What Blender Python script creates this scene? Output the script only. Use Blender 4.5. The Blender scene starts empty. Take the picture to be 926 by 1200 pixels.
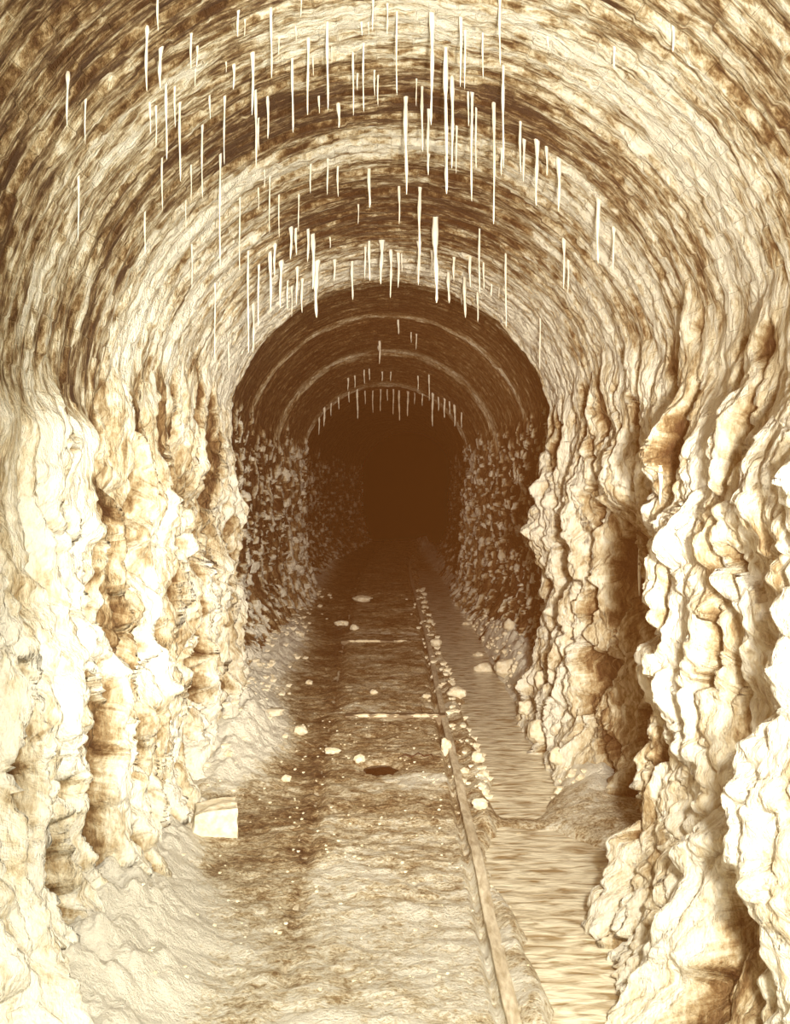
import bpy, math, random
import numpy as np
from mathutils import Vector
from mathutils.bvhtree import BVHTree

C = bpy.context.scene.collection
EYE, F, VX, VY = 3.06, 1000.0, 448.0, 575.0      # eye height, focal length in pixels of a 926x1200 frame, vanishing point
R, SPRING = 2.25, 3.65                           # vault radius, springing height
rng = np.random.default_rng(7)

# ------------------------------------------------------------------ noise
_perm = np.random.default_rng(11).permutation(256)
_perm = np.concatenate([_perm, _perm, _perm])
_g = np.random.default_rng(5).normal(size=(256, 3)); _g /= np.linalg.norm(_g, axis=1)[:, None]
_cell = np.random.default_rng(9).random((256, 4))

def perlin(x, y, z=0.0):
    x, y, z = np.broadcast_arrays(np.asarray(x, float), y, z)
    xi, yi, zi = np.floor(x).astype(int), np.floor(y).astype(int), np.floor(z).astype(int)
    xf, yf, zf = x - xi, y - yi, z - zi
    xi, yi, zi = xi & 255, yi & 255, zi & 255
    u, v, w = [t * t * t * (t * (t * 6 - 15) + 10) for t in (xf, yf, zf)]
    def gr(a, b, c):
        h = _perm[_perm[_perm[xi + a] + yi + b] + zi + c] & 255
        g = _g[h]
        return g[..., 0] * (xf - a) + g[..., 1] * (yf - b) + g[..., 2] * (zf - c)
    def lerp(a, b, t): return a + t * (b - a)
    r = lerp(lerp(lerp(gr(0, 0, 0), gr(1, 0, 0), u), lerp(gr(0, 1, 0), gr(1, 1, 0), u), v),
             lerp(lerp(gr(0, 0, 1), gr(1, 0, 1), u), lerp(gr(0, 1, 1), gr(1, 1, 1), u), v), w)
    return r * 1.5

def fbm(x, y, z=0.0, o=4):
    r, a = 0, 1.0
    for i in range(o):
        r = r + a * perlin(x * 2 ** i, y * 2 ** i, z + 7.3 * i); a *= .5
    return r / 1.6

def worley(x, y, seed=0):
    """F1, F2 and the random number of the nearest cell"""
    xi, yi = np.floor(x).astype(int), np.floor(y).astype(int)
    f1 = np.full(x.shape, 9.0); f2 = np.full(x.shape, 9.0); cid = np.zeros(x.shape)
    for a in (-1, 0, 1):
        for b in (-1, 0, 1):
            h = _perm[_perm[(xi + a + seed * 17) & 255] + ((yi + b) & 255)] & 255
            px = xi + a + .1 + .8 * _cell[h, 0]; py = yi + b + .1 + .8 * _cell[h, 1]
            dd = np.hypot(px - x, py - y)
            new = dd < f1
            f2 = np.where(new, f1, np.minimum(f2, dd)); cid = np.where(new, _cell[h, 2], cid); f1 = np.where(new, dd, f1)
    return f1, f2, cid

def sst(a, b, x):
    t = np.clip((x - a) / (b - a), 0, 1); return t * t * (3 - 2 * t)
def bump(c, w, x): return np.exp(-((x - c) / w) ** 2)

# ------------------------------------------------------------------ scene helpers
def link(name, me, mat=None, parent=None):
    o = bpy.data.objects.new(name, me); C.objects.link(o)
    if mat: me.materials.append(mat)
    if parent: o.parent = parent
    return o
def tag(o, label=None, cat=None, group=None, kind=None):
    if label: o['label'] = label
    if cat: o['category'] = cat
    if group: o['group'] = group
    if kind: o['kind'] = kind
    return o
def grid_mesh(name, P, attrs=None, smooth=True, faces=None):
    """P: (n, m, 3) grid -> mesh"""
    n, m, _ = P.shape
    if faces is None:
        i = np.arange(n - 1)[:, None] * m + np.arange(m - 1)[None]
        faces = np.stack([i, i + 1, i + m + 1, i + m], -1).reshape(-1, 4)
    me = bpy.data.meshes.new(name)
    me.vertices.add(n * m); me.vertices.foreach_set('co', P.reshape(-1).astype(np.float32))
    me.loops.add(faces.size); me.loops.foreach_set('vertex_index', faces.reshape(-1).astype(np.int32))
    me.polygons.add(len(faces))
    me.polygons.foreach_set('loop_start', (np.arange(len(faces)) * 4).astype(np.int32))
    me.polygons.foreach_set('use_smooth', np.full(len(faces), smooth))
    me.update(calc_edges=True)
    for k, v in (attrs or {}).items():
        if v.ndim == P.ndim:
            a = me.attributes.new(k, 'FLOAT_VECTOR', 'POINT'); a.data.foreach_set('vector', v.reshape(-1).astype(np.float32))
        else:
            a = me.attributes.new(k, 'FLOAT', 'POINT'); a.data.foreach_set('value', v.reshape(-1).astype(np.float32))
    me.validate()
    return me
def at(px, py, Y):
    return Vector(((px - VX) / F * Y, Y, EYE - (py - VY) / F * Y))
def ray(px, py):
    return Vector(((px - VX) / F, 1.0, -(py - VY) / F)).normalized()

# ------------------------------------------------------------------ materials
def new_mat(name):
    m = bpy.data.materials.new(name); m.use_nodes = True
    nt = m.node_tree; nt.nodes.clear()
    out = nt.nodes.new('ShaderNodeOutputMaterial'); b = nt.nodes.new('ShaderNodeBsdfPrincipled')
    nt.links.new(b.outputs[0], out.inputs[0])
    return m, nt, b
def N(nt, typ, **kw):
    n = nt.nodes.new(typ)
    for k, v in kw.items():
        if k.startswith('i_'): n.inputs[k[2:].replace('_', ' ')].default_value = v
        else: setattr(n, k, v)
    return n
def ramp(nt, fac, stops, interp='LINEAR'):
    r = nt.nodes.new('ShaderNodeValToRGB'); cr = r.color_ramp; cr.interpolation = interp
    cr.elements[0].position, cr.elements[0].color = stops[0][0], (*stops[0][1], 1)
    cr.elements[1].position, cr.elements[1].color = stops[1][0], (*stops[1][1], 1)
    for p, c in stops[2:]:
        e = cr.elements.new(p); e.color = (*c, 1)
    nt.links.new(fac, r.inputs[0]); return r
def math_(nt, op, a, b=None, clamp=False):
    n = nt.nodes.new('ShaderNodeMath'); n.operation = op; n.use_clamp = clamp
    for i, v in enumerate((a, b)):
        if v is None: continue
        if isinstance(v, (int, float)): n.inputs[i].default_value = v
        else: nt.links.new(v, n.inputs[i])
    return n.outputs[0]
def noise(nt, vec, scale, detail=4, rough=.55, dist=0.0):
    n = N(nt, 'ShaderNodeTexNoise'); n.inputs['Scale'].default_value = scale
    n.inputs['Detail'].default_value = detail; n.inputs['Roughness'].default_value = rough; n.inputs['Distortion'].default_value = dist
    nt.links.new(vec, n.inputs['Vector']); return n.outputs[0]
def scaled(nt, vec, s):
    m = N(nt, 'ShaderNodeMapping'); m.inputs['Scale'].default_value = s; nt.links.new(vec, m.inputs['Vector']); return m.outputs[0]

# sepia scale of pigments, dark to pale
K0, K1, K2, K3, K4 = (.085, .036, .010), (.225, .136, .056), (.46, .35, .195), (.77, .69, .50), (.97, .945, .82)
SEPIA = [(0.0, K0), (.28, K1), (.5, K2), (.74, K3), (1.0, K4)]

def lining_material():
    m, nt, b = new_mat('calcite_over_brick')
    dep = N(nt, 'ShaderNodeAttribute', attribute_name='dep').outputs['Fac']
    brk = N(nt, 'ShaderNodeAttribute', attribute_name='brk').outputs['Fac']       # 1 where brickwork shows
    sd = N(nt, 'ShaderNodeAttribute', attribute_name='sd').outputs['Vector']       # arc length, distance, 0
    pos = N(nt, 'ShaderNodeNewGeometry').outputs['Position']
    # fine streaks that run round the vault / down the walls
    streak = noise(nt, scaled(nt, sd, (6.5, 34, 1)), 1.0, 6, .70, 0)
    mott = noise(nt, scaled(nt, pos, (1, 1, .4)), 20, 6, .7, .3)
    bt = N(nt, 'ShaderNodeTexBrick'); nt.links.new(sd, bt.inputs['Vector'])
    bt.inputs['Color1'].default_value = (1, 1, 1, 1); bt.inputs['Color2'].default_value = (.35, .35, .35, 1)
    bt.inputs['Mortar'].default_value = (.75, .75, .75, 1); bt.inputs['Scale'].default_value = 1
    bt.inputs['Brick Width'].default_value = .24; bt.inputs['Row Height'].default_value = .085
    bt.inputs['Mortar Size'].default_value = .006; bt.inputs['Mortar Smooth'].default_value = .4
    bw = N(nt, 'ShaderNodeRGBToBW'); nt.links.new(bt.outputs['Color'], bw.inputs[0])
    # value = dep + streaks*brk + mottling
    s1 = math_(nt, 'MULTIPLY', math_(nt, 'SUBTRACT', streak, .49), 2.9)
    s1 = math_(nt, 'MULTIPLY', s1, brk)
    drip = noise(nt, scaled(nt, sd, (2.6, 17, 1)), 1.0, 6, .68, .8)
    s1 = math_(nt, 'ADD', s1, math_(nt, 'MULTIPLY', math_(nt, 'MULTIPLY', math_(nt, 'SUBTRACT', drip, .5), 1.7), math_(nt, 'SUBTRACT', 1.0, brk)))
    b1 = math_(nt, 'MULTIPLY', math_(nt, 'MULTIPLY', math_(nt, 'SUBTRACT', bw.outputs[0], .65), .30), brk)
    m1 = math_(nt, 'MULTIPLY', math_(nt, 'SUBTRACT', mott, .5), 1.15)
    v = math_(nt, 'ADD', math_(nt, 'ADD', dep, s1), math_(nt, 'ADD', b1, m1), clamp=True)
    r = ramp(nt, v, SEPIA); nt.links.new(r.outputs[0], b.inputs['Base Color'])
    rr = N(nt, 'ShaderNodeMapRange'); nt.links.new(v, rr.inputs[0]); rr.inputs[3].default_value = .55; rr.inputs[4].default_value = .5
    nt.links.new(rr.outputs[0], b.inputs['Roughness'])
    b.inputs['Specular IOR Level'].default_value = .35
    # bump
    h = math_(nt, 'ADD', math_(nt, 'MULTIPLY', noise(nt, scaled(nt, pos, (1, 1, .4)), 38, 5, .65, .2), 1.0),
              math_(nt, 'MULTIPLY', noise(nt, scaled(nt, pos, (1, 1, .3)), 13, 4, .6, .5), 1.2))
    h = math_(nt, 'ADD', h, math_(nt, 'MULTIPLY', math_(nt, 'MULTIPLY', streak, 1.6), brk))
    h = math_(nt, 'ADD', h, math_(nt, 'MULTIPLY', math_(nt, 'MULTIPLY', drip, 1.6), math_(nt, 'SUBTRACT', 1.0, brk)))
    h = math_(nt, 'SUBTRACT', h, math_(nt, 'MULTIPLY', math_(nt, 'MULTIPLY', bt.outputs['Fac'], .5), brk))
    bp = N(nt, 'ShaderNodeBump'); bp.inputs['Strength'].default_value = .95; bp.inputs['Distance'].default_value = .035
    nt.links.new(h, bp.inputs['Height']); nt.links.new(bp.outputs[0], b.inputs['Normal'])
    return m

def floor_material():
    m, nt, b = new_mat('wet_ballast')
    dep = N(nt, 'ShaderNodeAttribute', attribute_name='dep').outputs['Fac']
    pos = N(nt, 'ShaderNodeNewGeometry').outputs['Position']
    n1 = noise(nt, scaled(nt, pos, (1, 1.5, 1)), 7, 7, .75, .3)
    n2 = noise(nt, scaled(nt, pos, (1, 1.3, 1)), 34, 5, .7, .3)
    v = math_(nt, 'ADD', dep, math_(nt, 'ADD', math_(nt, 'MULTIPLY', math_(nt, 'SUBTRACT', n1, .5), 2.0),
                                   math_(nt, 'MULTIPLY', math_(nt, 'SUBTRACT', n2, .5), 1.6)), clamp=True)
    r = ramp(nt, v, SEPIA); nt.links.new(r.outputs[0], b.inputs['Base Color'])
    b.inputs['Roughness'].default_value = .42; b.inputs['Specular IOR Level'].default_value = .4
    h = math_(nt, 'ADD', math_(nt, 'MULTIPLY', n1, 1.2), n2)
    bp = N(nt, 'ShaderNodeBump'); bp.inputs['Strength'].default_value = .9; bp.inputs['Distance'].default_value = .045
    nt.links.new(h, bp.inputs['Height']); nt.links.new(bp.outputs[0], b.inputs['Normal'])
    return m

def simple_material(name, lo, hi, scale=20, rough=.5, bumpd=.01, stretch=(1, 1, 1), spec=.4):
    m, nt, b = new_mat(name)
    pos = N(nt, 'ShaderNodeNewGeometry').outputs['Position']
    n1 = noise(nt, scaled(nt, pos, stretch), scale, 5, .6, .3)
    r = ramp(nt, n1, [(.3, lo), (.7, hi)]); nt.links.new(r.outputs[0], b.inputs['Base Color'])
    b.inputs['Roughness'].default_value = rough; b.inputs['Specular IOR Level'].default_value = spec
    bp = N(nt, 'ShaderNodeBump'); bp.inputs['Strength'].default_value = .7; bp.inputs['Distance'].default_value = bumpd
    nt.links.new(n1, bp.inputs['Height']); nt.links.new(bp.outputs[0], b.inputs['Normal'])
    return m

def water_material():
    m, nt, b = new_mat('shallow_water')
    pos = N(nt, 'ShaderNodeNewGeometry').outputs['Position']
    n1 = noise(nt, scaled(nt, pos, (1.3, 5.0, 1)), 3.0, 4, .5, .7)
    r = ramp(nt, n1, [(.33, (.36, .26, .13)), (.58, (.95, .9, .72))]); nt.links.new(r.outputs[0], b.inputs['Base Color'])  # pale streaks in the base colour stand for reflected light
    b.inputs['Roughness'].default_value = .16; b.inputs['IOR'].default_value = 1.33; b.inputs['Specular IOR Level'].default_value = .9
    h = math_(nt, 'ADD', noise(nt, scaled(nt, pos, (3.5, 10, 1)), 1.3, 3, .5, .6), math_(nt, 'MULTIPLY', n1, .6))
    bp = N(nt, 'ShaderNodeBump'); bp.inputs['Strength'].default_value = .6; bp.inputs['Distance'].default_value = .03
    nt.links.new(h, bp.inputs['Height']); nt.links.new(bp.outputs[0], b.inputs['Normal'])
    return m

M_LINE = lining_material(); M_FLOOR = floor_material(); M_WATER = water_material()
M_ICE = simple_material('calcite', (.92, .88, .72), (1, .985, .9), 30, .4, .006, (1, 1, .3))
M_ROCK = simple_material('crusted_stone', (.68, .57, .37), (.96, .93, .78), 18, .6, .015)
M_DARKROCK = simple_material('brown_stone', (.12, .05, .015), (.4, .25, .11), 22, .6, .015)
M_RAIL = simple_material('mud_coated_rail', (.42, .33, .2), (.9, .84, .68), 22, .5, .006, (1, .3, 1))
M_WOOD = simple_material('soaked_timber', (.12, .08, .045), (.30, .24, .15), 16, .6, .008, (.3, 1, 1))
M_CRUST = simple_material('white_crust', (.75, .62, .4), (.97, .92, .72), 26, .6, .01)
M_DARK = simple_material('black_twig', (.03, .01, .003), (.1, .04, .012), 30, .7, .004)

# ------------------------------------------------------------------ the tunnel's lining
LIP1, LIP2 = 11.6, 23.5
def centre(d):
    return .13 - .002 * d + 1.25 * (np.clip(d - 25, 0, None) / 20) ** 2
def ground(d):                                    # the bed rises gently from the eleventh metre on
    return .27 * sst(10.5, 25, d) + .1 * sst(25, 46, d)

def profile(s, d):
    """s: arc length from the crown, negative on the left side -> x, z, inward normal"""
    a = np.clip(np.abs(s) / R, 0, math.pi / 2); sg = np.where(s < 0, -1.0, 1.0)
    down = np.clip(np.abs(s) - R * math.pi / 2, 0, None)
    x = sg * R * np.sin(a); z = SPRING + R * np.cos(a) - down
    nx = -sg * np.sin(a); nz = -np.cos(a)
    return x + centre(d), z, nx, nz

def px_s(side, z):                                # arc length of a point of the side wall at height z
    return side * (R * math.pi / 2 + SPRING - z)

def lining(s, d):
    """inward displacement, slide along the surface, pigment and brick masks"""
    x, z, nx, nz = profile(s, d)
    left = s < 0; sg = np.where(left, -1.0, 1.0); hz = np.clip(z - ground(d), -.5, None)
    ang = np.abs(s) / R                            # 0 at the crown
    # --- how far deposits climb
    top = 4.3 + .45 * fbm(d / 1.1, sg * 3.1, 4.2, 3) + .3 * perlin(d / .35, sg * 2.2, 1.0) + np.where(left, -.5 * sst(8.5, 5.5, d), -.05)
    W = sst(.10, -.25, z - top)                    # 1 on the crusted wall
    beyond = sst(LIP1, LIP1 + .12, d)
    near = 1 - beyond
    # --- brick rings of the vault
    ring = np.floor(d / .085); off = (ring % 2) * .12
    hb = _cell[(_perm[(ring.astype(int)) & 255] + np.floor((s + 40 + off) / .24).astype(int) * 7) & 255]
    hr = _cell[(ring.astype(int) * 13) & 255]
    D = (hb[..., 0] - .5) * .022 + (hr[..., 1] - .5) * .05
    streak = fbm(s / .55, d / .10, 2.0, 3)
    crust = fbm(s / .5, d / .22, 9.0, 4)
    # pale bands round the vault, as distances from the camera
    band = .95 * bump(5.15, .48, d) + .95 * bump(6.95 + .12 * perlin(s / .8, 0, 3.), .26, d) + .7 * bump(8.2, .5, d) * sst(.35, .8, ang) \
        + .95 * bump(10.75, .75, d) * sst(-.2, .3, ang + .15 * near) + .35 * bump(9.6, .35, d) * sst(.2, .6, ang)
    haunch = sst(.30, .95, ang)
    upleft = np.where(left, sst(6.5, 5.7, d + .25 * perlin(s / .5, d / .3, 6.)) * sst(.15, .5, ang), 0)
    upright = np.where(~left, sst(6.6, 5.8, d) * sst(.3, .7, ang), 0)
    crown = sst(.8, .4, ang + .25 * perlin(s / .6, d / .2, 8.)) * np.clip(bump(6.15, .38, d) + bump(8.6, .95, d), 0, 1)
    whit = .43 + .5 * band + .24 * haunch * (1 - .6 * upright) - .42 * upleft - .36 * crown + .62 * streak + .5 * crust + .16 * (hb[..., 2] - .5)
    whit = whit - .12 * np.where(~left, bump(8.0, 1.3, d) * sst(.5, .9, ang), 0)
    # beyond the lip only thin rings of white, brick pigment darkened for shade
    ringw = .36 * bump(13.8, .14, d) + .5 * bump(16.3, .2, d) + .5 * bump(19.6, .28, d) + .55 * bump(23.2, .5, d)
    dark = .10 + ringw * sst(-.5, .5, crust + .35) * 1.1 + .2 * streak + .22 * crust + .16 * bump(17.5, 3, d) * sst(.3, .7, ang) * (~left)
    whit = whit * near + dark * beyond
    rough_v = sst(.2, .9, whit) * (.035 * fbm(s / .6, d / .09, 3.3, 3) + .03 * fbm(s / .12, d / .07, 5.3, 2)) + .02 * crust
    D = D + rough_v
    # --- crusted walls: drapery, lumps, nodules
    wd = d + .22 * perlin(z / .7, d / .9, sg * 4) + .06 * perlin(z / .2, d / .25, sg * 2)
    wz = z + np.where(left, .12, .28) * perlin(d / .5, z / .9, sg * 6 + 3)
    f1, f2, c1 = worley(wd / .62 + sg * 20, wz / 1.75, 1)
    g1, g2, c2 = worley(wd / .27 + sg * 9, wz / .62, 2)
    h1, h2, c3 = worley((d + .05 * perlin(z / .1, d / .1, 0)) / .13 + sg * 5, (z + .1 * perlin(d / .1, z / .2, 5)) / .2, 3)
    big = np.clip(1 - 1.25 * f1 ** 1.6, 0, 1) * (.55 + .7 * c1)
    mid = np.clip(1 - 1.3 * g1 ** 1.8, 0, 1) * (.4 + .8 * c2)
    sml = np.clip(1 - 1.3 * h1 ** 2, 0, 1) * (.2 + .9 * c3 ** 2)
    lump = fbm(wd / 1.3, wz / 1.1, sg * 8.0, 3)
    v1 = fbm(wd / .20 + sg * 4, wz / 1.25, 21., 3); v2 = np.abs(perlin(wd / .115 + sg, wz / .75, 33.))
    col = np.minimum(np.abs(perlin(wd / .26 + sg * 3, z / 2.6, 61.)), .38)
    DW = np.where(left, .5, .12) * (col - .1) + np.where(left, .16, .24) * big + np.where(left, .09, .15) * mid + .08 * sml * (.4 + sst(-.3, .3, lump)) + .22 * lump + .08 * v1 + .13 * np.minimum(v2, .35) + .07 * fbm(d / .07, z / .16, 5., 3)
    # patches the lime has not covered: recessed, brown, vertically ribbed
    bare = sst(.03, .11, fbm(wd / .29 + sg * 13, wz / np.where(left, 2.3, 1.5), 41., 4) + np.where(left, 0.045, 0.) - .12 * sst(6.2, 5.2, d))
    DW = DW - .19 * bare
    DW = (DW - .15) * (.35 + .65 * sst(.1, 1.3, top - z))
    # hollow of the right wall, the near mass that overhangs it, and deep slits in the left wall
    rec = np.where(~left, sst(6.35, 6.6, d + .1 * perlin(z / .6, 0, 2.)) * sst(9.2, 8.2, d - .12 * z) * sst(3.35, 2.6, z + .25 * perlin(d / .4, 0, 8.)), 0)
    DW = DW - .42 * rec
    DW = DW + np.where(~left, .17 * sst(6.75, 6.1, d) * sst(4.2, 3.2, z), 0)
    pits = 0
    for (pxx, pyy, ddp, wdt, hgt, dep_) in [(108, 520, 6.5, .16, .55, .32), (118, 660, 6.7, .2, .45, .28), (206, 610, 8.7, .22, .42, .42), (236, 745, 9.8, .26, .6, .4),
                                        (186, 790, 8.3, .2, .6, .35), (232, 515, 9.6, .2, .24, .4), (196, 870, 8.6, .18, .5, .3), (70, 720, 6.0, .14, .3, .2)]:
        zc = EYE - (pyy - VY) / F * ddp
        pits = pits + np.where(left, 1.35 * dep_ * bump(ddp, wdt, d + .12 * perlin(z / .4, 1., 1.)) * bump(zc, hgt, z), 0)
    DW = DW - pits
    for (ddp, zc, wdt, hgt, dep_) in [(10.2, 2.6, .2, 1.0, .25), (11.0, 1.6, .14, .8, .2), (9.5, 1.5, .16, .7, .22), (5.55, .9, .12, .35, .2)]:
        DW = DW - np.where(~left, dep_ * bump(ddp, wdt, d + .1 * perlin(z / .4, 1., 1.)) * bump(zc, hgt, z), 0)
    # foot of the wall spreads over the bed
    foot = np.exp(-np.clip(hz, 0, None) / .42)
    DW = DW + foot * np.where(left, .42 * sst(7.2, 5.6, d) + .10, .36 * sst(6.9, 6.2, d) + .10 + .12 * sst(7.6, 8.4, d)) \
        + np.exp(-np.clip(hz, 0, None) / 1.3) * np.where(left, .15, .12)
    wn = fbm(wd / .35, wz / 1.3, 12. + sg, 4)
    white = .78 + .5 * wn + .30 * (mid - .4) + .2 * v1 + .15 * lump - .55 * np.clip(pits * 2.2, 0, 1) - .60 * bare + np.where(left, .3, .12) * foot  # slits and bare patches darkened further to stand for crevice shade
    white = white - .36 * rec + np.where(left, .12, .0) * sst(6.6, 5.2, d)  # hollow less white, also darkened for the shade of the near mass
    white = np.where(left, white, white + .03)
    # far walls: pigment darkened for the lack of light, spotted with white nodules
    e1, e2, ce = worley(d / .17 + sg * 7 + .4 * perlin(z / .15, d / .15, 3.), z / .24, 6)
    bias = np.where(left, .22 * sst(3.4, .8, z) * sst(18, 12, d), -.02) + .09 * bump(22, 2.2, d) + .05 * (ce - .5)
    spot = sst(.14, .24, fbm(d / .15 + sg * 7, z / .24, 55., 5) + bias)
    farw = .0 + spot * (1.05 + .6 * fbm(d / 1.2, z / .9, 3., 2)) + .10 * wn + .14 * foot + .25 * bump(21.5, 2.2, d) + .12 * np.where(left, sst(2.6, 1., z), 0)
    farw = farw + .16 * np.where(left, bump(12.6, 1.4, d), 0) * sst(3.6, 2.4, z)  # low left part painted paler, as if lit from the right
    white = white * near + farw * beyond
    DWf = .55 * (DW - .06 * sml) + .06 * spot + foot * .2 + .06 * v1
    DW = DW * near + DWf * beyond
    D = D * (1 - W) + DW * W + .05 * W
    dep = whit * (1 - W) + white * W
    # --- steps of the lining at the two lips
    out = .50 * sst(LIP1, LIP1 + .15, d) * (1 - .9 * sst(17.5, 22.8, d)) + .40 * sst(LIP2 + .1, LIP2 + .3, d) * (1 - .3 * sst(32, 44, d))
    fade = sst(-.1, 1.3, hz)
    D = D - out * (.35 + .65 * fade)
    # curled edge of the lip
    slide = W * (.05 * perlin(d / .25, z / .4, 9.) )
    return D, slide, dep, (1 - W) * (1 - .35 * beyond)

def spaced(segs):
    out = []
    for a, b, n in segs: out.append(np.linspace(a, b, n, endpoint=False))
    return np.concatenate(out + [[segs[-1][1]]])

ds = spaced([(-2.5, 3.6, 60), (3.6, 7.2, 250), (7.2, 11.5, 250), (11.5, 11.8, 30), (11.8, 17, 190), (17, 24, 150), (24, 34, 110), (34, 46, 70)])
smax = R * math.pi / 2 + SPRING + .45
wall_s = np.linspace(-smax, -R * math.pi / 2 + .55, 340, endpoint=False)
vault_s = np.linspace(-R * math.pi / 2 + .55, R * math.pi / 2 - .55, 380)
ss = np.concatenate([wall_s, vault_s, -wall_s[::-1]])
S, Dd = np.meshgrid(ss, ds, indexing='ij')
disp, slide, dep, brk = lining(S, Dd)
# keep the stream's side clear and the feet inside the walls
X, Z, NX, NZ = profile(S, Dd)
P = np.stack([X + NX * disp, Dd + slide, Z + NZ * disp], -1)
P[..., 2] += .03 * np.where(np.abs(S) > R * math.pi / 2, perlin(Dd / .3, Z / .3, 2.), 0)
sd = np.stack([S + 40, Dd + 10, 0 * S], -1)
nL, nV = len(wall_s), len(vault_s)
def slab(i0, i1, name):
    me = grid_mesh(name, P[i0:i1], {'dep': dep[i0:i1], 'brk': brk[i0:i1], 'sd': sd[i0:i1]})
    me.flip_normals()
    return tag(link(name, me, M_LINE), kind='structure')
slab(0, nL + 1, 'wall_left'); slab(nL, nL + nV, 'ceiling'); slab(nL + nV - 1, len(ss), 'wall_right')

# coarse copy for ray tests
def bvh_of(G, step=2):
    Q = G[::step, ::step]; n, m, _ = Q.shape
    i = np.arange(n - 1)[:, None] * m + np.arange(m - 1)[None]
    f = np.stack([i, i + 1, i + m + 1, i + m], -1).reshape(-1, 4)
    return BVHTree.FromPolygons([tuple(v) for v in Q.reshape(-1, 3)], [tuple(t) for t in f.tolist()])
LINING = bvh_of(P)

# ------------------------------------------------------------------ the bed
def rail_x(side, d):
    return .055 + (1 if side > 0 else -1) * (.70 + .012 * np.clip(d - 5, 0, 12)) + centre(d) - centre(np.minimum(d, 25.))
def chan(d):                                       # left and right bank of the stream
    l = 1.12 + .12 * perlin(d / .8, 3.3, 0) + .05 * perlin(d / .25, 1.3, 0) - .22 * sst(8.4, 7.6, d) + .12 * sst(7.2, 5.5, d) - .0
    r = 1.98 + .10 * perlin(d / .7, 8.8, 0) - .52 * bump(8.1, .7, d) + .25 * bump(6.9, .55, d) - .42 * sst(6.3, 5.4, d)
    c = centre(d) - centre(np.minimum(d, 25.)); return l + c, r + c
xs = np.linspace(-3.0, 3.2, 470)
dy = spaced([(-2.5, 3.8, 50), (3.8, 8, 330), (8, 14, 300), (14, 24, 230), (24, 46, 140)])
FX, FD = np.meshgrid(xs, dy, indexing='ij')
FX = FX + (centre(FD) - centre(np.minimum(FD, 25.)))
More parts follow.
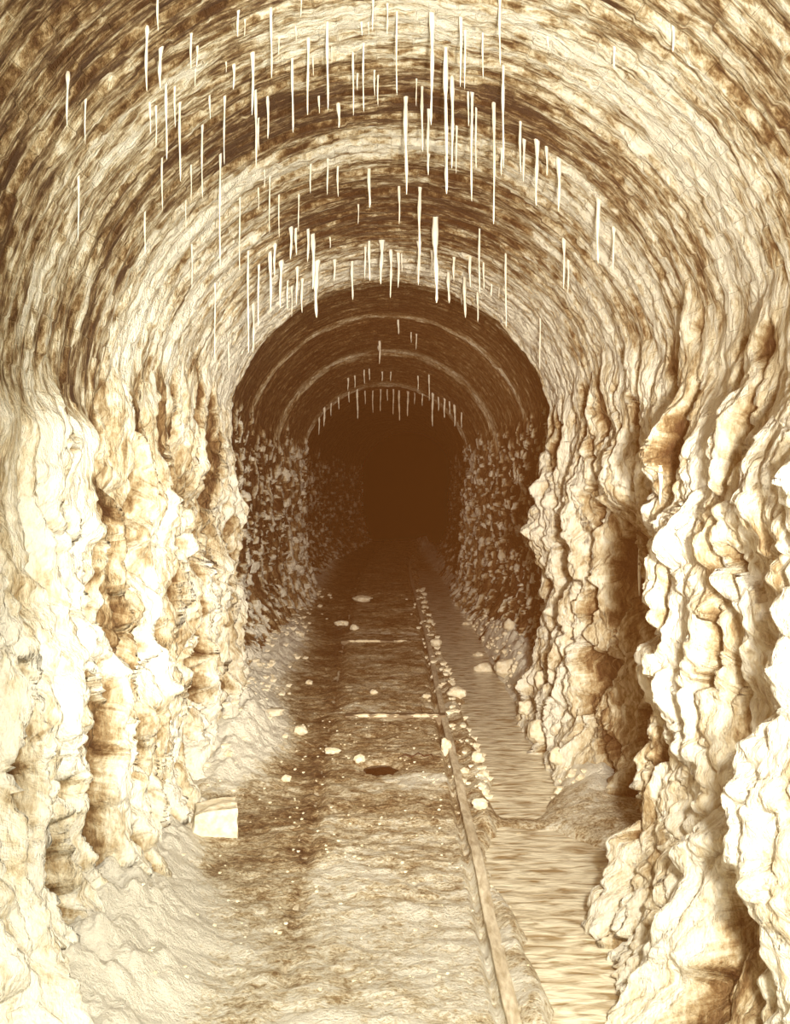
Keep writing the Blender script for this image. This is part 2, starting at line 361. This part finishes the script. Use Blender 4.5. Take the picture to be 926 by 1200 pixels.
def floor_h(x, d):
    x = np.asarray(x, float); d = np.asarray(d, float)
    g = ground(d)
    rl, rr = rail_x(-1, d), rail_x(1, d)
    l, r = chan(d)
    wob = .03 * perlin(x / .15, d / .2, 5.)
    inch = sst(l - .07, l + .10, x + wob) * sst(r + .18, r - .08, x + wob) * (1 - .75 * bump(8.0, .22, d + .15 * x - .2))
    h = .036 * fbm(x / .26, d / .17, 1., 6) + .05 * fbm(x / 1.1, d / .9, 2., 2)
    cob, _, cc = worley(x / .085, d / .10, 5)
    h = h + .020 * np.clip(1 - cob, 0, 1) * cc * sst(.0, .3, fbm(x / .5, d / .5, 6., 2) + .15)
    between = sst(rl, rl + .1, x) * sst(rr, rr - .1, x)
    h = h + .015 * between
    h = h - .09 * bump(rr - .075, .035, x) - .05 * bump(rl + .06, .06, x) * (.3 + .7 * sst(-.2, .3, perlin(d / .8, 1., 1.)))
    h = h - .03 * sst(rl, rl - .12, x) * sst(-1.9, -1.6, x) * sst(6.5, 7.5, d)
    h = h - .17 * inch
    h = h + .10 * sst(r, r + .5, x) + .05 * bump(l - .1, .09, x)
    # white heap against the left wall, heaps farther off, rubble bank on the right
    hp = .42 * np.exp(-((x + 1.72) / .42) ** 2 - ((d - 10.3) / 1.3) ** 2) + .22 * np.exp(-((x + 2.1) / .45) ** 2 - ((d - 12.3) / 1.6) ** 2) \
        + .22 * np.exp(-((x + 2.0) / .5) ** 2 - ((d - 16) / 2.6) ** 2) + .38 * sst(-1.35, -2.2, x - .35 * sst(7.4, 5.2, d) + .2 * perlin(d / .5, 4., 4.)) * sst(8.2, 7.0, d) \
        + .35 * np.exp(-((x - 2.35) / .35) ** 2) * sst(11.6, 12.6, d) * sst(21, 15, d) + .16 * np.exp(-((x - 2.25) / .4) ** 2) * sst(20, 24, d) \
        + .26 * np.exp(-((x - 2.2) / .33) ** 2 - ((d - 9.4) / .8) ** 2) + .12 * np.exp(-((x + 2.1) / .5) ** 2) * sst(18, 24, d)
    lum, _, lc = worley(x / .22, d / .26, 8)
    lu2, _, _ = worley(x / .10, d / .13, 9)
    h = h + hp * (1 + .5 * fbm(x / .25, d / .25, 3., 4) + .45 * (np.clip(1 - lum, 0, 1) - .4)) + .04 * np.clip(hp * 7, 0, 1) * np.clip(1 - lu2, 0, 1)
    # mud spit into the stream, dark hollow between the rails
    h = h + .055 * np.exp(-((x - (.93 + .34 * (7.9 - d))) / .10) ** 2) * sst(6.75, 6.95, d) * sst(8.1, 7.7, d)
    h = h - .15 * np.exp(-((x + .03) / .2) ** 2 - ((d - 9.45) / .2) ** 2) + .03 * np.exp(-((x - .45) / .3) ** 2 - ((d - 9.15) / .22) ** 2)
    hpn = np.clip(hp * 7, 0, 1)
    t1 = fbm(x / .7, d / .5, 31., 3)
    wd = .50 + .30 * sst(9.0, 5.2, d) + .10 * between * sst(9.5, 6, d) - .03 * sst(9, 12, d) + .40 * t1 * (1 - hpn) + .9 * hpn  # near floor pigment raised in place of stronger light on it
    wd = wd - .17 * sst(rl + .05, rl - .1, x) * sst(6.4, 7.2, d) * (1 - hpn) + .35 * sst(-1.0, -1.5, x + .25 * t1) * sst(6.9, 6.2, d + .5 * t1) - .22 * bump(rl + .03, .1, x) * sst(4.8, 5.6, d) + .12 * sst(.9, .5, np.abs(x - (r + .35))) * sst(r - .1, r + .1, x)
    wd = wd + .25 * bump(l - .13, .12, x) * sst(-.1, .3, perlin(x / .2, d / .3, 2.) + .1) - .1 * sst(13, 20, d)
    for yy, amp in ((11.55, .3), (12.0, .2), (17.4, .5), (8.9, .3), (20.5, .25)):
        wd = wd + amp * bump(yy, .10 + .01 * yy, d + .1 * perlin(x / .3, 2., 3.)) * sst(0., .3, perlin(x / .25, d / .2, 7.) + .15) * sst(-1.1, -.6, x) * sst(1.3, .9, x)
    wd = wd + .35 * np.exp(-((x - .35) / .4) ** 2 - ((d - 9.0) / .3) ** 2)
    return g + h, wd
FZ, fdep = floor_h(FX, FD)
G = np.stack([FX, FD, FZ], -1)
tag(link('floor', grid_mesh('floor', G, {'dep': fdep}), M_FLOOR), kind='structure')
FLOOR = bvh_of(G)

# stream water
wy = np.linspace(3.2, 30, 500); wx = np.linspace(0, 1, 30)
WX, WY = np.meshgrid(wx, wy, indexing='ij'); l, r = chan(WY)
WXX = (l - .16) + (r - l + .42) * WX
WZ = ground(WY) - .055 + .003 * perlin(WXX / .3, WY / .12, 0)
tag(link('stream_water', grid_mesh('stream_water', np.stack([WXX, WY, WZ], -1)), M_WATER),
    'shallow rippled water running in the ditch beside the right-hand rail', 'water', kind='stuff')

# puddle in the hollow between the rails
n = 26; a = np.linspace(0, 2 * math.pi, n, endpoint=False)
import bmesh
def bm_obj(name, bm, mat, smooth=False, parent=None):
    me = bpy.data.meshes.new(name); bm.to_mesh(me); bm.free()
    for p in me.polygons: p.use_smooth = smooth
    return link(name, me, mat, parent)
bm = bmesh.new()
zw = float(ground(np.array(9.45))) - .04
bm.faces.new([bm.verts.new((-.03 + .24 * math.cos(t) * (1 + .15 * math.sin(3 * t)), 9.45 + .19 * math.sin(t), zw)) for t in a])
M_PUD = simple_material('dark_water', (.05, .018, .005), (.09, .035, .01), 8, .1, .002)
tag(bm_obj('puddle', bm, M_PUD), 'small dark puddle in the hollow between the two rails', 'puddle')

# ------------------------------------------------------------------ rails and sleepers
def rail(side, label):
    prof = [(-.042, .0), (-.042, -.028), (-.012, -.045), (-.010, -.115), (-.06, -.13), (-.06, -.14), (.06, -.14), (.06, -.13), (.010, -.115), (.012, -.045), (.042, -.028), (.042, 0), (.034, .008), (-.034, .008)]
    yy = np.concatenate([np.linspace(2.5, 12, 240), np.linspace(12.1, 34, 120)])
    fh = floor_h(rail_x(side, yy), yy)[0]; fh = np.convolve(np.pad(fh, 6, 'edge'), np.ones(13) / 13, 'valid')
    A = np.zeros((len(yy), len(prof) + 1, 3))
    for k, (px_, pz) in enumerate(prof + [prof[0]]):
        A[:, k, 0] = rail_x(side, yy) + px_ + .006 * perlin(yy / .2, k * .7, 3.)
        A[:, k, 1] = yy
        A[:, k, 2] = fh + .024 + pz + .008 * perlin(yy / .3, k * .5, 1.) - (.05 * (side < 0))
    return tag(link('rail', grid_mesh('rail', A), M_RAIL), label, 'rail')
rail(1, 'mud-coated rail beside the stream, running from the camera into the dark')
rail(-1, 'sunken rail on the wall side of the track, away from the stream, mostly buried')

def sleeper(d, x0, x1, z0, label, crust=None, w=.2):
    bm = bmesh.new(); nx_ = 26; secs = []
    for i in range(nx_):
        x = x0 + (x1 - x0) * i / (nx_ - 1); g = float(ground(np.array(d))) + z0
        j = lambda k: float(perlin(x / .12, k * 3.1, d)) * .012
        secs.append([bm.verts.new(v) for v in ((x, d - w / 2 + j(1), g + .03 + j(2)), (x, d + w / 2 + j(3), g + .03 + j(4)), (x, d + w / 2, g - .12), (x, d - w / 2, g - .12))])
    for p, q in zip(secs, secs[1:]):
        for k in range(4): bm.faces.new((p[k], p[(k + 1) % 4], q[(k + 1) % 4], q[k]))
    bm.faces.new(secs[0][::-1]); bm.faces.new(secs[-1])
    bmesh.ops.recalc_face_normals(bm, faces=bm.faces)
    o = tag(bm_obj('railway_sleeper', bm, M_WOOD), label, 'railway sleeper')
    for (c0, c1) in (crust or []):
        bm = bmesh.new(); rows = []
        for i in range(30):
            t = i / 29; x = c0 + (c1 - c0) * t; e = math.sin(math.pi * t) ** .4
            j = float(perlin(x / .07, 1., d)) * .35 + .8
            row = []
            for k in range(7):
                th = math.pi * k / 6
                row.append(bm.verts.new((x, d - w / 2 + .03 - math.cos(th) * .055 * e * j, g_ := float(ground(np.array(d))) + z0 + .012 + math.sin(th) * .045 * e * j)))
            rows.append(row)
        for p, q in zip(rows, rows[1:]):
            for k in range(6): bm.faces.new((p[k], p[k + 1], q[k + 1], q[k]))
        bmesh.ops.recalc_face_normals(bm, faces=bm.faces)
        bm_obj('white_crust', bm, M_CRUST, True, o)['label'] = 'white lime crust on the front edge'
    return o
def depth_of(py): 
    Y = 5.0
    for _ in range(60): Y = (EYE - float(ground(np.array(Y)))) * F / (py - VY)
    return Y
YS = depth_of(841)
sleeper(YS, (405 - VX) / F * YS, (522 - VX) / F * YS, .02, 'soaked timber sleeper with a thin straight white crusted edge, nearer of the two', [((412 - VX) / F * YS, (472 - VX) / F * YS), ((474 - VX) / F * YS, (518 - VX) / F * YS)], .16)
YS = depth_of(753)
sleeper(YS, (400 - VX) / F * YS, (482 - VX) / F * YS, .02, 'far timber sleeper with a thick ragged white crusted edge, deeper in the tunnel', [((404 - VX) / F * YS, (455 - VX) / F * YS), ((460 - VX) / F * YS, (478 - VX) / F * YS)], .22)

# ------------------------------------------------------------------ stalactites
def icicle(px, y0, y1, w, label, group, seed, hook=False):
    rd = random.Random(seed)
    hit = LINING.ray_cast(Vector((0, 0, EYE)), ray(px, y0))[0]
    if hit is None: return None
    Y = hit.y - .03
    top = at(px, y0, Y); top.z = hit.z
    L = (y1 - y0) / F * Y; r0 = max(w * .5 / F * Y * .98, .005)
    up = .06
    h2 = LINING.ray_cast(Vector((top.x, top.y, top.z - .05)), Vector((0, 0, 1)))[0]
    if h2 is not None and h2.z - top.z < .6: up = max(.04, h2.z - top.z + .03)
    nseg = max(8, min(26, int(L / .04))); ns = 8
    bm = bmesh.new(); rings = []
    ph = rd.uniform(0, 6)
    for i in range(nseg + 1):
        t = i / nseg
        zz = up - t * (L + up)
        k = (zz <= 0) * 1.0
        r = r0 * ((1.0 - .62 * t) * (1 + .22 * math.sin(9 * t * (1 + L) + ph) + rd.uniform(-.14, .14)))
        if zz > 0: r *= 1.15
        if i == nseg: r = r0 * .12
        cx = .25 * r0 * math.sin(5 * t + ph); cy = .25 * r0 * math.cos(4 * t + ph)
        rings.append([bm.verts.new((cx + r * math.cos(2 * math.pi * q / ns), cy + r * math.sin(2 * math.pi * q / ns), zz)) for q in range(ns)])
    for p, q in zip(rings, rings[1:]):
        for k in range(ns): bm.faces.new((p[k], q[k], q[(k + 1) % ns], p[(k + 1) % ns]))
    bm.faces.new(rings[0]); bm.faces.new(rings[-1][::-1])
    bmesh.ops.recalc_face_normals(bm, faces=bm.faces)
    o = bm_obj('stalactite', bm, M_ICE, True)
    o.location = top
    return tag(o, label, 'stalactite', group)

NEAR = [(185,3,40,4),(172,42,110,5),(188,62,108,6),(79,98,152,4),(100,125,172,3),(92,215,285,3),(176,125,160,3),(183,130,175,3),(195,100,190,4),(205,110,152,3),
 (211,125,215,4),(224,42,85,4),(231,60,82,3),(229,85,105,2),(279,18,47,4),(287,32,46,2),(265,76,88,2),(274,80,108,4),(263,120,195,3),(246,115,142,3),
 (237,155,235,3),(190,190,248,3),(296,65,138,5),(300,110,200,4),(303,140,178,3),(314,115,165,4),(318,20,95,4),(327,50,68,2),(343,68,158,4),(361,48,138,4),
 (367,70,92,2),(384,33,132,4),(347,35,52,2),(353,5,24,2),(374,115,135,3),(397,125,152,5),(389,55,75,2),(414,62,138,3),(419,90,108,3),(426,55,134,3),
 (439,87,115,3),(443,90,127,3),(424,28,45,3),(432,30,45,2),(437,5,40,3),(454,5,44,3),
 (465,20,115,3),(488,95,127,2),(495,105,180,4),(502,130,207,4),(506,15,150,6),(523,60,230,6),(530,95,200,5),(540,20,105,4),(545,40,108,3),(566,43,95,3),
 (586,5,80,4),(590,83,200,4),(579,125,265,4),(553,110,238,4),(549,110,150,3),(558,130,200,3),(610,145,205,4),(614,170,215,4),(629,165,243,6),(641,175,208,4),
 (655,190,250,6),(701,240,310,6),(719,270,320,4),(642,48,62,3),(720,65,85,4),(476,120,230,6),(535,150,205,3),(789,30,65,5)]
MID = [(258,185,315,3),(170,255,300,3),(224,200,238,2),(218,235,272,2),(281,232,320,2),(310,200,222,2),(316,208,275,2),(327,235,280,2),(303,225,248,2),(350,230,272,2),
 (364,193,228,3),(384,188,230,3),(396,198,232,3),(433,203,245,5),(420,243,264,2),(468,222,264,3),(492,222,300,5),(252,335,425,2),(268,400,435,2),
 (225,290,340,2),(291,300,415,3),(303,310,385,3),(562,268,345,3),(593,300,385,3),(633,375,434,2),(661,285,340,4),(666,310,345,3),(588,180,208,4),(523,190,228,4),(502,185,205,4)]
LIP = [(297,355,414,4),(317,295,365,5),(322,290,325,4),(329,310,362,5),(337,330,365,3),(342,338,372,2),(341,268,305,5),(348,315,358,4),(354,328,367,4),(347,272,300,4),(361,268,308,4),
 (367,275,340,6),(371,308,373,7),(392,307,330,4),(387,280,292,2),(413,308,352,4),(428,290,328,3),(433,283,330,4),(447,283,334,6),(458,293,350,4),(467,297,338,4),(471,298,320,2),
 (491,285,335,5),(506,295,325,3),(511,258,356,8),(526,322,356,5),(532,305,330,4),(551,305,338,4),(545,325,373,5),(541,345,358,2),(560,343,378,3),(567,310,340,3),(576,335,348,3),(585,338,350,2)]
BEY = [(467,375,392,3),(482,390,402,2),(488,392,410,2),(445,400,427,3),(445,405,415,5),(433,432,446,2),(448,436,447,2),(458,436,447,2),(416,440,455,2),(427,434,450,2),(408,445,458,2),(490,440,458,2),(503,440,470,2)]
FAR = [(374,490,510,2),(380,478,500,3),(388,472,488,2),(397,466,480,2),(409,460,472,2),(419,456,491,3),(428,458,474,2),(437,457,484,2),(446,456,482,2),(454,457,470,2),(461,456,486,2),(468,457,493,3),
 (478,458,488,3),(486,460,474,2),(495,462,476,2),(507,462,500,3),(514,466,482,2),(521,468,490,3),(527,472,486,2),(533,476,500,3),(541,484,502,2)]
ORD = 'first second third fourth fifth sixth seventh eighth ninth tenth eleventh twelfth thirteenth fourteenth fifteenth sixteenth seventeenth eighteenth nineteenth twentieth'.split()
def ordinal(i):
    if i < 20: return ORD[i]
    t = (i + 1) // 10; u = (i + 1) % 10
    return ({2: 'twentieth', 3: 'thirtieth', 4: 'fortieth', 5: 'fiftieth', 6: 'sixtieth', 7: 'seventieth'}[t] if u == 0
            else {2: 'twenty', 3: 'thirty', 4: 'forty', 5: 'fifty', 6: 'sixty', 7: 'seventy'}[t] + '-' + ORD[u - 1])
k = 0
special = {(523,60,230,6): 'longest thick white stalactite, hanging in the dense cluster near the top of the vault',
           (511,258,356,8): 'thickest stalactite on the dark lip, just beyond the crown of the arch',
           (371,308,373,7): 'thick ragged double-lobed stalactite on the dark lip, at the end of a white streak',
           (79,98,152,4): 'lone pale stalactite on the dark brickwork in the top left corner',
           (92,215,285,3): 'lone thin stalactite on the dark left haunch, above the crusted wall',
           (701,240,310,6): 'thick white stalactite alone on the right haunch of the vault'}
for row, lst, where in (('near', NEAR, 'nearest part of the vault'), ('mid', MID, 'middle of the brick vault'), ('lip', LIP, 'lip of the dark arch'),
                        ('bey', BEY, 'dim vault beyond the first lip'), ('far', FAR, 'farthest lip in the dark')):
    lst = sorted(lst)
    for i, t in enumerate(lst):
        ln = t[2] - t[1]; k += 1
        adj = ('long' if ln > 70 else 'short' if ln < 26 else 'medium-length') + (' stout' if t[3] >= 5 else ' thin' if t[3] <= 2 else '')
        lab = special.get(t) or f'{adj} stalactite on the {where}, {ordinal(i)} from left'
        icicle(*t, lab, {'near': 'stalactites on the nearest part of the vault', 'mid': 'stalactites on the middle of the vault', 'lip': 'stalactites along the lip of the dark arch',
                         'bey': 'small stalactites beyond the first lip', 'far': 'stalactites along the farthest lip'}[row], k)
icicle(750, 690, 742, 4, 'thin white stalactite hanging in the brown hollow of the right wall', None, 901)
icicle(774, 560, 592, 6, 'short stout stalactite under the white bulge of the right wall', None, 902)

# ------------------------------------------------------------------ stones
def stone(px, py, w, h, label, mat=M_ROCK, seed=0, block=False, group=None):
    rd = random.Random(seed)
    hit = FLOOR.ray_cast(Vector((0, 0, EYE)), ray(px, py))[0] or at(px, py, 8)
    l2 = LINING.ray_cast(Vector((0, 0, EYE)), ray(px, py))[0]
    if l2 is not None and l2.y < hit.y: hit = l2
    Y = hit.y; W_ = w / F * Y; H_ = h / F * Y; Dp = W_ * (.75 if not block else .7)
    bm = bmesh.new()
    if block:
        bmesh.ops.create_cube(bm, size=1)
        bmesh.ops.subdivide_edges(bm, edges=bm.edges, cuts=5, use_grid_fill=True)
    else:
        bmesh.ops.create_icosphere(bm, subdivisions=3, radius=.5)
    o_ = rd.uniform(0, 99)
    for v in bm.verts:
        c = v.co
        if block:
            x_, y_, z_ = c
            tl = .10 * (z_ + .5)                       # leans and narrows to the top
            c.x = x_ * (1 - .16 * (z_ + .5)) + .07 * (z_ + .5) + .05 * (x_ < -.49) * 0
            c.z = z_ - .16 * max(0, -x_ - .1) * (z_ > 0) * 2
            nz = float(perlin(x_ * 2.5 + o_, y_ * 2.5, z_ * 2.5)) * .16
            v.co = c * (1 + nz)
        else:
            nz = float(perlin(c.x * 3 + o_, c.y * 3, c.z * 3)) * .5 + float(perlin(c.x * 7 + o_, c.y * 7, c.z * 7)) * .22
            v.co = c * (1 + nz * .8)
    for v in bm.verts: v.co = Vector((v.co.x * W_, v.co.y * Dp, v.co.z * H_ * 1.15))
    o = bm_obj('stone_block' if block else 'stone', bm, mat, not block)
    if block:
        bv = o.modifiers.new('bevel', 'BEVEL'); bv.width = .01; bv.segments = 2; bv.limit_method = 'ANGLE'
    o.location = (hit.x, Y + Dp * .1, hit.z + H_ * .40); o.rotation_euler.z = rd.uniform(-.3, .3)
    return tag(o, label, 'stone', group)
stone(249, 977, 56, 34, 'pale squared stone block standing on the wet floor by the left wall', seed=1, block=True)
ST = [(352, 860, 16, 10, 'small white stone alone between the left heap and the track'),
      (421, 893, 13, 9, 'round pale stone beside the dark puddle, on its left'),
      (535, 816, 22, 11, 'flat pale stone beside the rail, just beyond the nearer sleeper'),
      (560, 893, 15, 12, 'round white stone at the near water edge, farther of a pair'),
      (563, 947, 18, 11, 'white stone on the near bank where the stream widens'),
      (523, 885, 12, 20, 'upright white stone on the rail, beside the pale patch'),
      (511, 757, 14, 9, 'pale flat stone on the near bank where the water is darkest'),
      (524, 773, 15, 8, 'low pale stone at the near bank below the darkest water'),
      (513, 722, 11, 6, 'tiny flat stone on the near bank, farthest in'),
      (520, 738, 11, 6, 'flat stone on the near bank, second from the dark end'),
      (561, 773, 14, 9, 'small stone at the far bank opposite the darkest water'),
      (597, 738, 13, 12, 'white stone lying high on the far rubble bank'),
      (567, 792, 24, 15, 'pale broad stone at the far water edge, lower edge of the rubble bank'),
      (593, 790, 28, 18, 'large pale stone on the rubble bank under the wall'),
      (547, 737, 11, 9, 'small pale stone at the dark far end of the rubble bank'),
      (616, 836, 18, 15, 'brownish pale stone at the far water edge under dark ribs'),
      (635, 806, 15, 20, 'upright white stone against the foot of the right wall'),
      (636, 868, 34, 24, 'large white lumpy stone at the far water edge before the sandy bank'),
      (655, 893, 22, 16, 'pale stone on the sandy bank below the lumpy white one'),
      (606, 985, 26, 8, 'low smooth stone lapped by water where the stream narrows'),
      (320, 838, 26, 8, 'flat white slab at the tip of the left heap'),
      (390, 883, 18, 7, 'flat white chip lying left of the puddle stone'),
      (415, 738, 10, 6, 'small white stone between the rails before the darkest stretch'),
      (400, 733, 16, 6, 'flat white stone left of the track, deep inside'),
      (425, 705, 22, 7, 'long pale stone on the bed before the black end'),
      (500, 818, 10, 5, 'white chip between the rails near the sleeper'),
      (438, 813, 9, 5, 'tiny white chip between the rails beyond the nearer sleeper')]
for i, t in enumerate(ST): stone(*t, seed=20 + i)
stone(627, 1022, 22, 8, 'dark flat stone at the tip of the mud spit in the water', M_DARKROCK, 77)

# countless small rubble along the feet of both walls: one object
def rubble():
    rd = random.Random(3); bm = bmesh.new()
    def add(x, d, r):
        z = float(floor_h(x, d)[0])
        g = bmesh.ops.create_icosphere(bm, subdivisions=1, radius=r)
        ph = rd.uniform(0, 50)
        for v in g['verts']:
            k_ = 1 + .35 * math.sin(v.co.x / r * 3 + ph) * math.cos(v.co.z / r * 2.3 + ph)
            v.co = Vector((v.co.x * k_ + x, v.co.y * k_ * .9 + d, v.co.z * k_ * .7 + z + r * .25))
    for _ in range(900):
        d = 8.6 + 16 * rd.random() ** 1.4
        q = rd.random()
        if q < .42: x = -2.35 + abs(rd.gauss(0, .42))
        elif q < .85: x = float(chan(np.array(d))[1]) + abs(rd.gauss(.05, .22))
        else: x = float(chan(np.array(d))[0]) - abs(rd.gauss(.05, .14))
        add(x, d, rd.uniform(.012, .05) * (1 + .03 * d))
    for _ in range(260):
        d = 5 + 7 * rd.random(); add(rd.uniform(-1.6, 1.0), d, rd.uniform(.006, .018))
    return tag(bm_obj('rubble', bm, M_ROCK, False), 'pale broken lime rubble strewn along the feet of both walls and the bed', 'rubble', kind='stuff')
rubble()

def twig(pts, r, label):
    bm = bmesh.new(); rings = []; hs = [FLOOR.ray_cast(Vector((0, 0, EYE)), ray(*p))[0] for p in pts]
    for i, h in enumerate(hs):
        rr = r * (1 if 0 < i < len(hs) - 1 else .45)
        rings.append([bm.verts.new((h.x + rr * .5 * math.cos(q), h.y + rr * math.cos(q), h.z + r * .8 + rr * math.sin(q))) for q in (i_ * math.pi / 3 for i_ in range(6))])
    for p, q in zip(rings, rings[1:]):
        for k_ in range(6): bm.faces.new((p[k_], q[k_], q[(k_ + 1) % 6], p[(k_ + 1) % 6]))
    bm.faces.new(rings[0]); bm.faces.new(rings[-1][::-1]); bmesh.ops.recalc_face_normals(bm, faces=bm.faces)
    return tag(bm_obj('twig', bm, M_DARK, True), label, 'twig')
twig([(466, 889), (475, 885), (483, 888), (490, 883), (497, 887), (506, 885), (509, 891)], .010, 'dark crooked twig lying beyond the puddle between the rails')
o = twig([(493, 826), (494, 832), (497, 839)], .010, 'short dark splinter on the bed just beyond the nearer sleeper')

# ------------------------------------------------------------------ light, world, camera
w = bpy.data.worlds.new('World'); bpy.context.scene.world = w; w.use_nodes = True
bg = w.node_tree.nodes['Background']; bg.inputs[0].default_value = (.095, .026, .005, 1); bg.inputs[1].default_value = .85  # brown background stands in for the dark beyond the open far end
def light(name, typ, loc, power, col, size=.3, rot=None, **kw):
    li = bpy.data.lights.new(name, typ); li.energy = power; li.color = col
    if typ == 'AREA': li.size = size
    else: li.shadow_soft_size = size
    for a_, b_ in kw.items(): setattr(li, a_, b_)
    o = bpy.data.objects.new(name, li); C.objects.link(o); o.location = loc
    if rot: o.rotation_euler = rot
    return o
R_ = math.radians
CREAM = (1, .965, .83)
light('flash_lamp', 'POINT', (.8, -.8, 2.5), 560, CREAM, .2)
light('lip_fill', 'SPOT', (.6, -1.0, 3.2), 7500, CREAM, .16, (R_(86), 0, R_(5)), spot_size=R_(46), spot_blend=1.0)  # added unseen spot that evens the falloff towards the lip
light('floor_fill', 'SPOT', (.6, -.3, 3.9), 2900, CREAM, .2, (R_(58), 0, R_(4)), spot_size=R_(60), spot_blend=1.0)  # added unseen spot to brighten the near floor
light('vault_fill', 'SPOT', (.3, -.8, 2.2), 3200, CREAM, .14, (R_(113), 0, R_(1)), spot_size=R_(54), spot_blend=1.0)  # added spot that brightens the vault, no source of the place
light('brown_fill', 'POINT', (.1, 17.0, 4.9), 10, (1, .5, .18), .4)  # added weak brown light that lifts the darks, no real lamp
light('brown_fill', 'POINT', (.2, 27.0, 4.6), 10, (1, .5, .18), .4)  # second added brown light, deeper in
# thin brown haze added to lift the darks from black to brown
vs = w.node_tree.nodes.new('ShaderNodeVolumeScatter'); vs.inputs['Color'].default_value = (1, .33, .075, 1); vs.inputs['Density'].default_value = .0017
va = w.node_tree.nodes.new('ShaderNodeVolumeAbsorption'); va.inputs['Color'].default_value = (1, .5, .2, 1); va.inputs['Density'].default_value = .008
ad = w.node_tree.nodes.new('ShaderNodeAddShader')
w.node_tree.links.new(vs.outputs[0], ad.inputs[0]); w.node_tree.links.new(va.outputs[0], ad.inputs[1])
w.node_tree.links.new(ad.outputs[0], w.node_tree.nodes['World Output'].inputs['Volume'])

cam = bpy.data.cameras.new('camera'); co = bpy.data.objects.new('camera', cam); C.objects.link(co)
co.location = (0, 0, EYE); co.rotation_euler = (R_(90), 0, 0)
cam.sensor_fit = 'VERTICAL'; cam.sensor_height = 24; cam.lens = F / 1200 * 24
cam.shift_x = (463 - VX) / 1200; cam.shift_y = -(600 - VY) / 1200
cam.clip_end = 200
sc = bpy.context.scene; sc.camera = co
sc.view_settings.view_transform = 'Standard'; sc.view_settings.look = 'None'; sc.view_settings.gamma = 1
sc.view_settings.use_curve_mapping = False; sc.view_settings.exposure = 0
